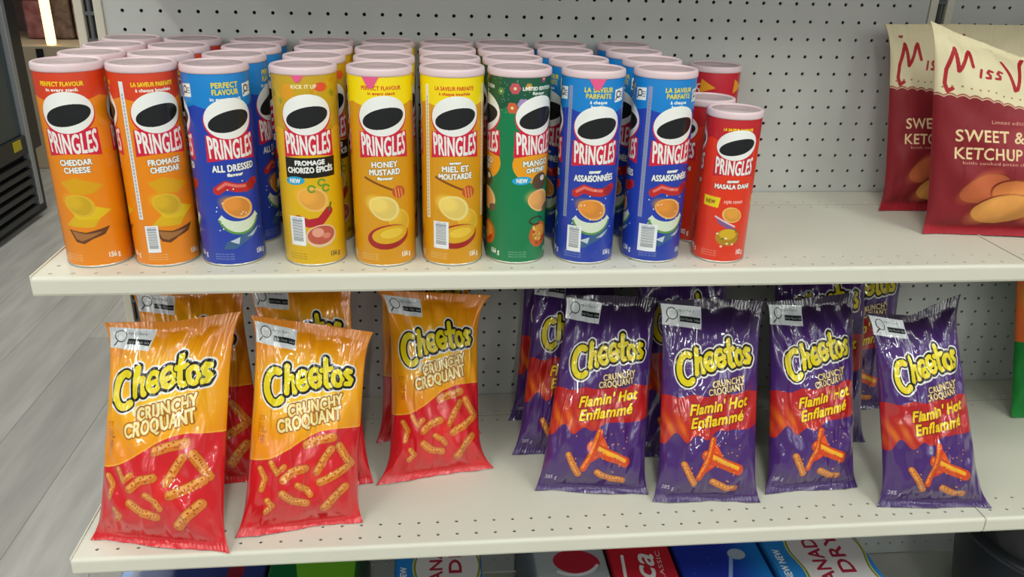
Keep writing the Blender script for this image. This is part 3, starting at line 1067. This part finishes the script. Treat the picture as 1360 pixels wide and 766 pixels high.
def bag(label, group, bl, br, tl, tr, z, T, front, back, seed, pinch=.9, topprof=(0, 0, 0), creases=8, nu=110, nv=120, skew=0, flare=4):
    """bl/br: base corners (x,y) on the shelf; tl/tr: top corners (x,y,zrel)"""
    g = np.random.default_rng(seed)
    ox, oy = (bl[0] + br[0]) / 2, (bl[1] + br[1]) / 2
    B0, B1 = np.array([bl[0] - ox, bl[1] - oy, 1.0]), np.array([br[0] - ox, br[1] - oy, 1.0])
    T0, T1 = np.array([tl[0] - ox, tl[1] - oy, tl[2]]), np.array([tr[0] - ox, tr[1] - oy, tr[2]])
    s, v = np.meshgrid(np.linspace(0, 1, nu + 1), np.linspace(0, 1, nv + 1), indexing='ij')
    Bp = B0 + (B1 - B0) * s[..., None]
    tp = np.interp(s, [0, .25, .5, .75, 1], [topprof[0], (topprof[0] + topprof[1]) / 2, topprof[1], (topprof[1] + topprof[2]) / 2, topprof[2]])
    Tp = T0 + (T1 - T0) * s[..., None]
    Pp = Bp + (Tp - Bp) * v[..., None]
    Pp[..., 2] += tp * v ** 6
    c = Pp.mean(0, keepdims=True)
    k = pinch + (1 - pinch) * (np.exp(-v / .075) + np.exp(-(1 - v) / .07))
    Pp = c + (Pp - c) * k[..., None]
    right = (B1 - B0) / np.linalg.norm(B1 - B0)
    up = (T0 + T1 - B0 - B1)
    up /= np.linalg.norm(up)
    n = np.cross(right, up)
    n /= np.linalg.norm(n)
    a = np.clip(1 - np.abs(2 * s - 1) ** 2.6, 0, 1) ** .6
    b = np.clip(1 - np.exp(-(v - .03) / .085), 0, 1) * np.clip(1 - np.exp(-(.955 - v) / .13), 0, 1) * (1.12 - .4 * v)
    body = T * a * b
    # wrinkles
    w_ = np.zeros_like(s)
    for q in range(7):
        f, ph = g.uniform(2, 7), g.uniform(0, 6.28)
        w_ += (2.4 * (1 - np.abs(np.sin(f * 2.6 * s + ph + g.uniform(-1, 1) * (v - .5)))) ** 3 - .8) * (np.exp(-np.clip(v - .03, 0, 1) / .10) + np.exp(-np.clip(.955 - v, 0, 1) / .13)) * 1.0
    for q in range(creases):
        s0, d, wd = g.uniform(.12, .88), g.uniform(-.22, .22), g.uniform(.008, .014)
        v0, vl = g.uniform(.3, .8), g.uniform(.12, .3)
        path = s0 + d * (v - v0) + .02 * np.sin(v * g.uniform(8, 20) + g.uniform(0, 6))
        w_ += g.uniform(2.0, 3.6) * np.exp(-((s - path) / wd) ** 2) * np.exp(-((v - v0) / vl) ** 2)
    for q in range(10):
        fs_, fv, ph = g.uniform(1, 6), g.uniform(1, 6), g.uniform(0, 6.28)
        w_ += g.uniform(.3, .9) * np.sin(fs_ * 6.283 * s + fv * 6.283 * v * g.choice([-1, 1]) + ph)
    for q in range(6):  # soft dents with sharp rims
        cs, cv, rs, rv = g.uniform(.1, .9), g.uniform(.08, .92), g.uniform(.08, .2), g.uniform(.05, .12)
        rr_ = np.hypot((s - cs) / rs, (v - cv) / rv)
        w_ += g.uniform(-3, -1) * np.clip(1 - rr_, 0, 1)
    edgew = np.clip(np.minimum(s, 1 - s) / .06, 0, 1)
    sealw = np.clip((v - .03) / .03, 0, 1) * np.clip((.955 - v) / .03, 0, 1)
    crimp = (1 - sealw) * .5 * np.sin(s * 6.283 * 34)
    wavy = g.uniform(2, 4) * np.sin(s * g.uniform(5, 8) + g.uniform(0, 6)) * (np.exp(-v / .05) + np.exp(-(1 - v) / .05)) * np.clip(np.minimum(s, 1 - s) / .15, 0, 1)
    off_f = body + w_ * edgew * (.25 + .75 * sealw) + crimp + wavy + .25
    off_b = -body * .8 + w_[::-1] * edgew * .7 * sealw + crimp + wavy - .25
    off_b = sealw * off_b + (1 - sealw) * (off_f - .7)
    Pf = Pp + n * off_f[..., None]
    Pb = Pp + n * off_b[..., None]
    fl = np.exp(-v / .03) * flare
    for Q in (Pf, Pb):
        Q[..., 1] -= fl
    Pf[..., 2] = np.maximum(Pf[..., 2], .8)
    Pb[..., 2] = np.maximum(Pb[..., 2], .3)
    t = empty('snack_bag', (ox, oy, z), 0, label, 'snack bag', group)

    def piece(name, j0, j1):
        vs, uv, fs, fm = [], [], [], []
        for side, Q in ((0, Pf), (1, Pb)):
            base = len(vs)
            nj = j1 - j0 + 1
            sub = Q[:, j0:j1 + 1].reshape(-1, 3)
            vs += [tuple(map(float, p)) for p in sub]
            uv += [(float(x), float(y)) for x, y in zip(s[:, j0:j1 + 1].ravel(), v[:, j0:j1 + 1].ravel())]
            for i in range(nu):
                for j in range(nj - 1):
                    p0 = base + i * nj + j
                    f = (p0, p0 + nj, p0 + nj + 1, p0 + 1)
                    fs.append(f if side == 0 else f[::-1])
                    fm.append(side)
        nj = j1 - j0 + 1
        off = (nu + 1) * nj
        for j in range(nj - 1):  # close the two sides
            fs.append((j, j + 1, off + j + 1, off + j)); fm.append(1)
            p0 = nu * nj + j
            fs.append((p0 + 1, p0, off + p0, off + p0 + 1)); fm.append(1)
        me = mesh_from(name, vs, fs, [front, back], uv, fm, True)
        return link(name, me, t)
    jb, jt = int(nv * .036), int(nv * .952)
    piece('bottom_seal', 0, jb)
    piece('pouch', jb, jt)
    piece('top_seal', jt, nv)
    return t


ZL = -360
GO, GP = 'orange snack bags on the lower shelf', 'purple snack bags on the lower shelf'
bag('orange and red snack bag at the front left corner of the lower shelf', GO, (72, -342), (254, -380), (103, -262, 270), (273, -262, 278), ZL + .5, 34, F_or, B_or, 1, .86, (0, -4, 4))
bag('orange and red snack bag second from left, in front', GO, (255, -350), (418, -330), (281, -250, 271), (437, -250, 243), ZL + .5, 32, F_or, B_or, 2, .87, (0, 0, 0))
bag('orange and red snack bag standing farthest right of the orange ones', GO, (431, -249), (603, -217), (435, -145, 259), (601, -145, 248), ZL + .5, 32, F_or, B_or, 3, .74)
bag('orange snack bag behind the front left corner bag', GO, (122, -232), (287, -232), (97, -142, 266), (252, -142, 264), ZL + .5, 32, F_or, B_or, 4, .88)
bag('orange snack bag behind the second bag from left', GO, (296, -254), (428, -243), (258, -160, 280), (405, -160, 280), ZL + .5, 29, F_or, B_or, 5, .88)
bag('orange snack bag half hidden behind the farthest right orange bag', GO, (425, -140), (590, -125), (430, -58, 285), (580, -58, 285), ZL + .5, 31, F_or, B_or, 6, .86)
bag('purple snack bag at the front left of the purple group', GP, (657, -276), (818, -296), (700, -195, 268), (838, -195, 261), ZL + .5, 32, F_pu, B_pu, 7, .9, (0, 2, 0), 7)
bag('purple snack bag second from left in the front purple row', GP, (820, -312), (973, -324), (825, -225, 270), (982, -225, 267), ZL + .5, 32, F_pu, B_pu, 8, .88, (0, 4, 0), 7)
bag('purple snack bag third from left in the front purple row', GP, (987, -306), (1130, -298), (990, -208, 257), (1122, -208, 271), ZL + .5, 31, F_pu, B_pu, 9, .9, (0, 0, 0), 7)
bag('purple snack bag at the right end, with a torn-looking peaked corner', GP, (1136, -344), (1300, -358), (1114, -255, 260), (1249, -255, 278), ZL + .5, 34, F_pu, B_pu, 10, .82, (0, -14, 8), 9)
bag('purple snack bag behind the front left purple bag', GP, (633, -185), (790, -195), (664, -105, 265), (800, -105, 270), ZL + .5, 30, F_pu, B_pu, 11, .86)
bag('rearmost purple snack bag at the left, by the back panel', GP, (636, -88), (790, -90), (655, -38, 262), (800, -38, 262), ZL + .5, 26, F_pu, B_pu, 12, .86)
bag('purple snack bag behind the second front purple bag', GP, (815, -205), (970, -212), (812, -125, 300), (962, -125, 300), ZL + .5, 30, F_pu, B_pu, 13, .88)
bag('purple snack bag behind the third front purple bag', GP, (1040, -188), (1200, -185), (1030, -105, 300), (1192, -105, 306), ZL + .5, 30, F_pu, B_pu, 14, .88)
bag('rear purple snack bag by the back panel, behind the left side of the peaked bag', GP, (1130, -86), (1290, -86), (1135, -44, 300), (1293, -44, 300), ZL + .5, 25, F_pu, B_pu, 15, .9)
GC = 'cream and red snack bags on the upper shelf'
bag('cream and red snack bag leaning at the right end of the upper shelf, in front', GC, (1199, -209), (1470, -238), (1183, -150, 280), (1452, -160, 262), .5, 42, F_cr, B_cr, 16, .93, (0, -36, -40), 4)
bag('cream and red snack bag half hidden at the left behind the front one', GC, (1190, -104), (1430, -104), (1176, -48, 266), (1416, -48, 268), .5, 30, F_cr, B_cr, 17, .9, (0, 0, 0), 3)
bag('cream snack bag standing behind at the far right', GC, (1500, -130), (1740, -130), (1450, -60, 300), (1700, -60, 300), .5, 34, F_cr, B_cr, 18, .93, (0, 0, 0), 3)
bag('orange and green snack bag cut off at the right edge of the lower shelf', 'other bags', (1488, -128), (1690, -128), (1462, -70, 280), (1665, -70, 280), ZL + .5, 26, F_gr, B_gr, 19, .97, (0, 0, 0), 2)


# ------------------------------------------------------------------ drink cartons on the base deck
def carton(label, x0, x1, y0, y1, h, art, side):
    xc, yc = (x0 + x1) / 2, (y0 + y1) / 2
    t = empty('drink_carton', (xc, yc, -753.8), 0, label, 'carton', 'drink cartons on the base deck')
    hx, hy = (x1 - x0) / 2, (y1 - y0) / 2
    mt = print_mat('carton_print', art, rough=.35, coat=.1)
    b = box('carton_body', -hx, hx, -hy, hy, 0, h - 1.2, side, t, 3)
    # printed top panel, two flaps meeting along a tear line
    vs, uv, fs = [], [], []
    for (ya, yb) in ((-hy + 2.5, hy * .18), (hy * .18 + .8, hy - 2.5)):
        k = len(vs)
        for (X_, Y_) in ((-hx + 2.5, ya), (hx - 2.5, ya), (hx - 2.5, yb), (-hx + 2.5, yb)):
            vs.append((X_, Y_, h))
            uv.append(((X_ + hx) / (2 * hx), (Y_ + hy) / (2 * hy)))
        for (X_, Y_) in ((-hx + 2.5, ya), (hx - 2.5, ya), (hx - 2.5, yb), (-hx + 2.5, yb)):
            vs.append((X_, Y_, h - 1.3))
            uv.append(((X_ + hx) / (2 * hx), (Y_ + hy) / (2 * hy)))
        fs += [(k, k + 1, k + 2, k + 3)] + [(k + i, k + 4 + i, k + 4 + (i + 1) % 4, k + (i + 1) % 4) for i in range(4)]
    link('top_flap', mesh_from('top_flap', vs, fs, mt, uv), t)
    return t


def art_rot(W_, H_, bg):
    return Art(W_, H_, 2.2, hexs(bg))


def canada(W_, H_, sh=0):
    A = art_rot(W_, H_, '2C84D0')
    A.mix(lambda X, Y: (Y - H_ * .5) / H_, hexs('3E9AD0'))
    wob = lambda Y: 4 * np.sin(Y / 16)
    hw = W_ * .33
    for g_, c in ((5, 'D8C46A'), (3, '7A8A3A'), (0, 'D9D3D2')):
        A.where(lambda X, Y: (np.abs(X - W_ * .1 + wob(Y) * np.sign(X)) < hw + g_), hexs(c))
    A.text('CANADA', -W_ * .03, H_ * .39 + sh, W_ * .14, hexs('A4283E'), w=H_ * .37, rot=90, bold=.9)
    A.text('DRY', W_ * .19, H_ * .42 + sh, W_ * .14, hexs('A4283E'), w=H_ * .22, rot=90, bold=.9)
    A.text('NEW NEW', -W_ * .40, H_ * .37, W_ * .07, WHITE, w=H_ * .17, rot=90, bold=.4)
    return A


def pepsi(W_, H_):
    A = art_rot(W_, H_, '2434A0')
    A.mix(lambda X, Y: (X - 6) / 50, hexs('1E74C4'))
    A.ell(W_ * .2, H_ * .44, 14, 12, hexs('A8B4C4'))
    A.strokes([[(W_ * .0, H_ * .3), (W_ * .12, H_ * .42)]], [(3, hexs('8AA8D8'))])
    for k in range(40):
        A.ell(random.uniform(-W_ / 2, W_ / 2), random.uniform(0, H_), 2, 2, hexs('4A6AC0'), al=.6)
    return A


def navy(W_, H_):
    A = art_rot(W_, H_, '323E78')
    A.where(lambda X, Y: X < -W_ * .42, hexs('2E78C8'))
    A.strokes([arc(-W_ * .2, H_ * .26, 20, 40, 0, 360)], [(2.5, hexs('8A96B0'))])
    A.poly([(W_ * .02, H_ * .1), (W_ * .22, H_ * .1), (W_ * .2, H_ * .45), (0, H_ * .45)], hexs('6E7688'))
    A.text('12', W_ * .12, H_ * .30, 24, BLK, bold=1)
    A.poly([(W_ * .24, H_ * .2), (W_ * .34, H_ * .2), (W_ * .36, H_ * .9), (W_ * .24, H_ * .9)], hexs('8A2434'))
    return A


def green(W_, H_):
    A = art_rot(W_, H_, '78BE30')
    A.where(lambda X, Y: X < -W_ * .2 - (Y - H_ * .5) * .2, hexs('1A6A3A'))
    A.ell(W_ * .06, H_ * .27, 30, 30, hexs('D8D0C8'))
    A.ell(W_ * .06, H_ * .27, 26, 26, hexs('B8222C'))
    A.text('7', W_ * .06, H_ * .27, 30, WHITE, bold=1)
    return A


def diet(W_, H_):
    A = art_rot(W_, H_, 'A2A8AA')
    A.where(lambda X, Y: ((Y - H_ * .42) > .5 * X - 6) & (X < -4), hexs('A8AEB0'))
    A.ell(W_ * .08, H_ * .44, W_ * .32, 26, hexs('B5283A'), -12)
    A.strokes([arc(W_ * .04, H_ * .46, W_ * .36, 36, 230, 330)], [(3, hexs('D8D8DA'))])
    return A


def coke(W_, H_):
    A = art_rot(W_, H_, 'C42433')
    A.text('Coca', -W_ * .06, H_ * .30, W_ * .34, hexs('E6E2E0'), w=H_ * .36, rot=82, shear=.35, bold=1.0)
    A.strokes([[(-W_ * .3, H_ * .1), (-W_ * .34, H_ * .3), (-W_ * .28, H_ * .46)]], [(2.5, hexs('E6E2E0'))])
    A.text('CLASSIC', W_ * .26, H_ * .38, W_ * .07, hexs('E6C8C4'), w=H_ * .2, rot=86, bold=.3)
    return A


YB, YF, HC = -40, -430, 244
for (lab, xa, xb, fn, sc) in (
        ('navy and blue drink carton at the left end under the lower shelf', 52, 262, navy, '25305E'),
        ('green drink carton with a red disc under the lower shelf', 266, 396, green, '2E7A26'),
        ('left blue drink carton with a pale CANADA DRY band, beside the green one', 453, 584, lambda a, b: canada(a, b, 40), '2472B8'),
        ('grey drink carton with a red spot under the lower shelf', 664, 776, diet, '8C9294'),
        ('red drink carton with white script under the lower shelf', 780, 880, coke, 'A01C28'),
        ('deep blue drink carton between the red one and the rightmost blue one', 885, 1024, pepsi, '1E2C86'),
        ('rightmost blue drink carton with a pale CANADA DRY band, by the bare deck', 1031, 1193, canada, '2472B8')):
    carton(lab, xa, xb, YF, YB, HC, fn(xb - xa, YB - YF), mat('carton_side', hexs(sc), rough=.4))

# black tub on the deck at the right
tub = empty('plastic_tub', (1560, -230, -753.5), 0, 'black round plastic tub on the base deck at the right', 'tub')
link('tub_body', lathe('tub_body', [(0, 0), (118, 0), (128, 6), (150, 150), (158, 230), (158, 240), (150, 240), (140, 120), (0, 20)], M_black, 48), tub)
link('tub_rim', lathe('tub_rim', [(158, 228), (166, 230), (166, 242), (150, 243)], M_black2, 48), tub)

# ------------------------------------------------------------------ cooler and far wall of the aisle
ck = empty('drinks_cooler', (-1255, 2400, -870), 0, 'black glass-door drinks cooler across the aisle at the left', 'cooler')
box('cabinet', -700, -30, -900, 330, 0, 2100, M_black, ck, 4)
box('door_frame', -29, 0, 222, 330, 300, 2080, M_black2, ck, 3)
box('door_frame', -29, 0, -890, 186, 300, 380, M_black2, ck, 3)
box('door_trim', -29, 8, 188, 221, 60, 2080, M_alu, ck, 3)
gl = mat('cooler_glass', hexs('4A5A5E'), rough=.08, alpha=.75, spec=.6)
box('glass_pane', -24, -14, -890, 184, 382, 2080, gl, ck)
for q in range(6):
    box('louver', -29, 4, -890, 184, 40 + q * 42, 66 + q * 42, M_black2, ck, 6)
box('price_tag', 0.5, 3.5, 60, 130, 330, 372, mat('yellow_tag', hexs('D9C21E'), rough=.5), ck)

fw = empty('wall_cooler', (-1300, 3450, -870), 0, 'open lit wall cooler with pink packs at the far end of the aisle', 'cooler')
M_cb = mat('cooler_cream', hexs('C9B69A'), rough=.5)
M_in = mat('cooler_inside', hexs('8A7068'), rough=.6, noise=.5, nscale=6, c2=hexs('5A4038'))
box('base_cabinet', -700, 900, 0, 700, 0, 655, M_cb, fw, 6)
box('base_vent', -210, -175, -6, 0, 560, 640, M_black, fw)
box('back_wall', -700, 900, 660, 700, 657, 2200, M_in, fw)
box('canopy', -700, 900, 0, 700, 2100, 2250, M_cb, fw, 6)
warm = mat('warm_tube', (1.0, .86, .62), rough=.4, emit=2.4)
link('light_tube', lathe('light_tube', [(0, 657), (22, 658), (24, 670), (24, 2080), (22, 2095), (0, 2098)], warm, 20), fw).location = Vector((-140, 32, 0)) * MM
for q, zz in enumerate((980, 1320, 1660)):
    box('cooler_shelf', -690, 890, 200, 655, zz, zz + 14, M_cb, fw)
pk = [mat('pack_pink', hexs('B07A7A'), rough=.5, noise=.4, nscale=18, c2=hexs('7A3A40')), mat('pack_brown', hexs('8A7468'), rough=.5, noise=.5, nscale=25, c2=hexs('4A3A34')),
      mat('pack_pale', hexs('B8A08E'), rough=.5, noise=.5, nscale=25, c2=hexs('8A2A34'))]
oname = ('leftmost', 'left middle', 'right middle', 'rightmost')
for zz, nm in ((657, 'lowest'), (996, 'second'), (1336, 'third')):
    for q in range(4):
        o = box('meat_pack', -58, 58, -60, 60, 0, 200 + 40 * ((q * 7 + zz) % 3) / 2, pk[(q + zz) % 3], None, 14)
        o.location = Vector((-1300 - 300 + q * 128, 3450 + 330, -870 + zz + (.5 if zz == 657 else -1.5))) * MM
        tag(o, f'{oname[q]} wrapped pack on the {nm} tier of the far lit cooler', 'pack', 'packs in the far lit cooler')
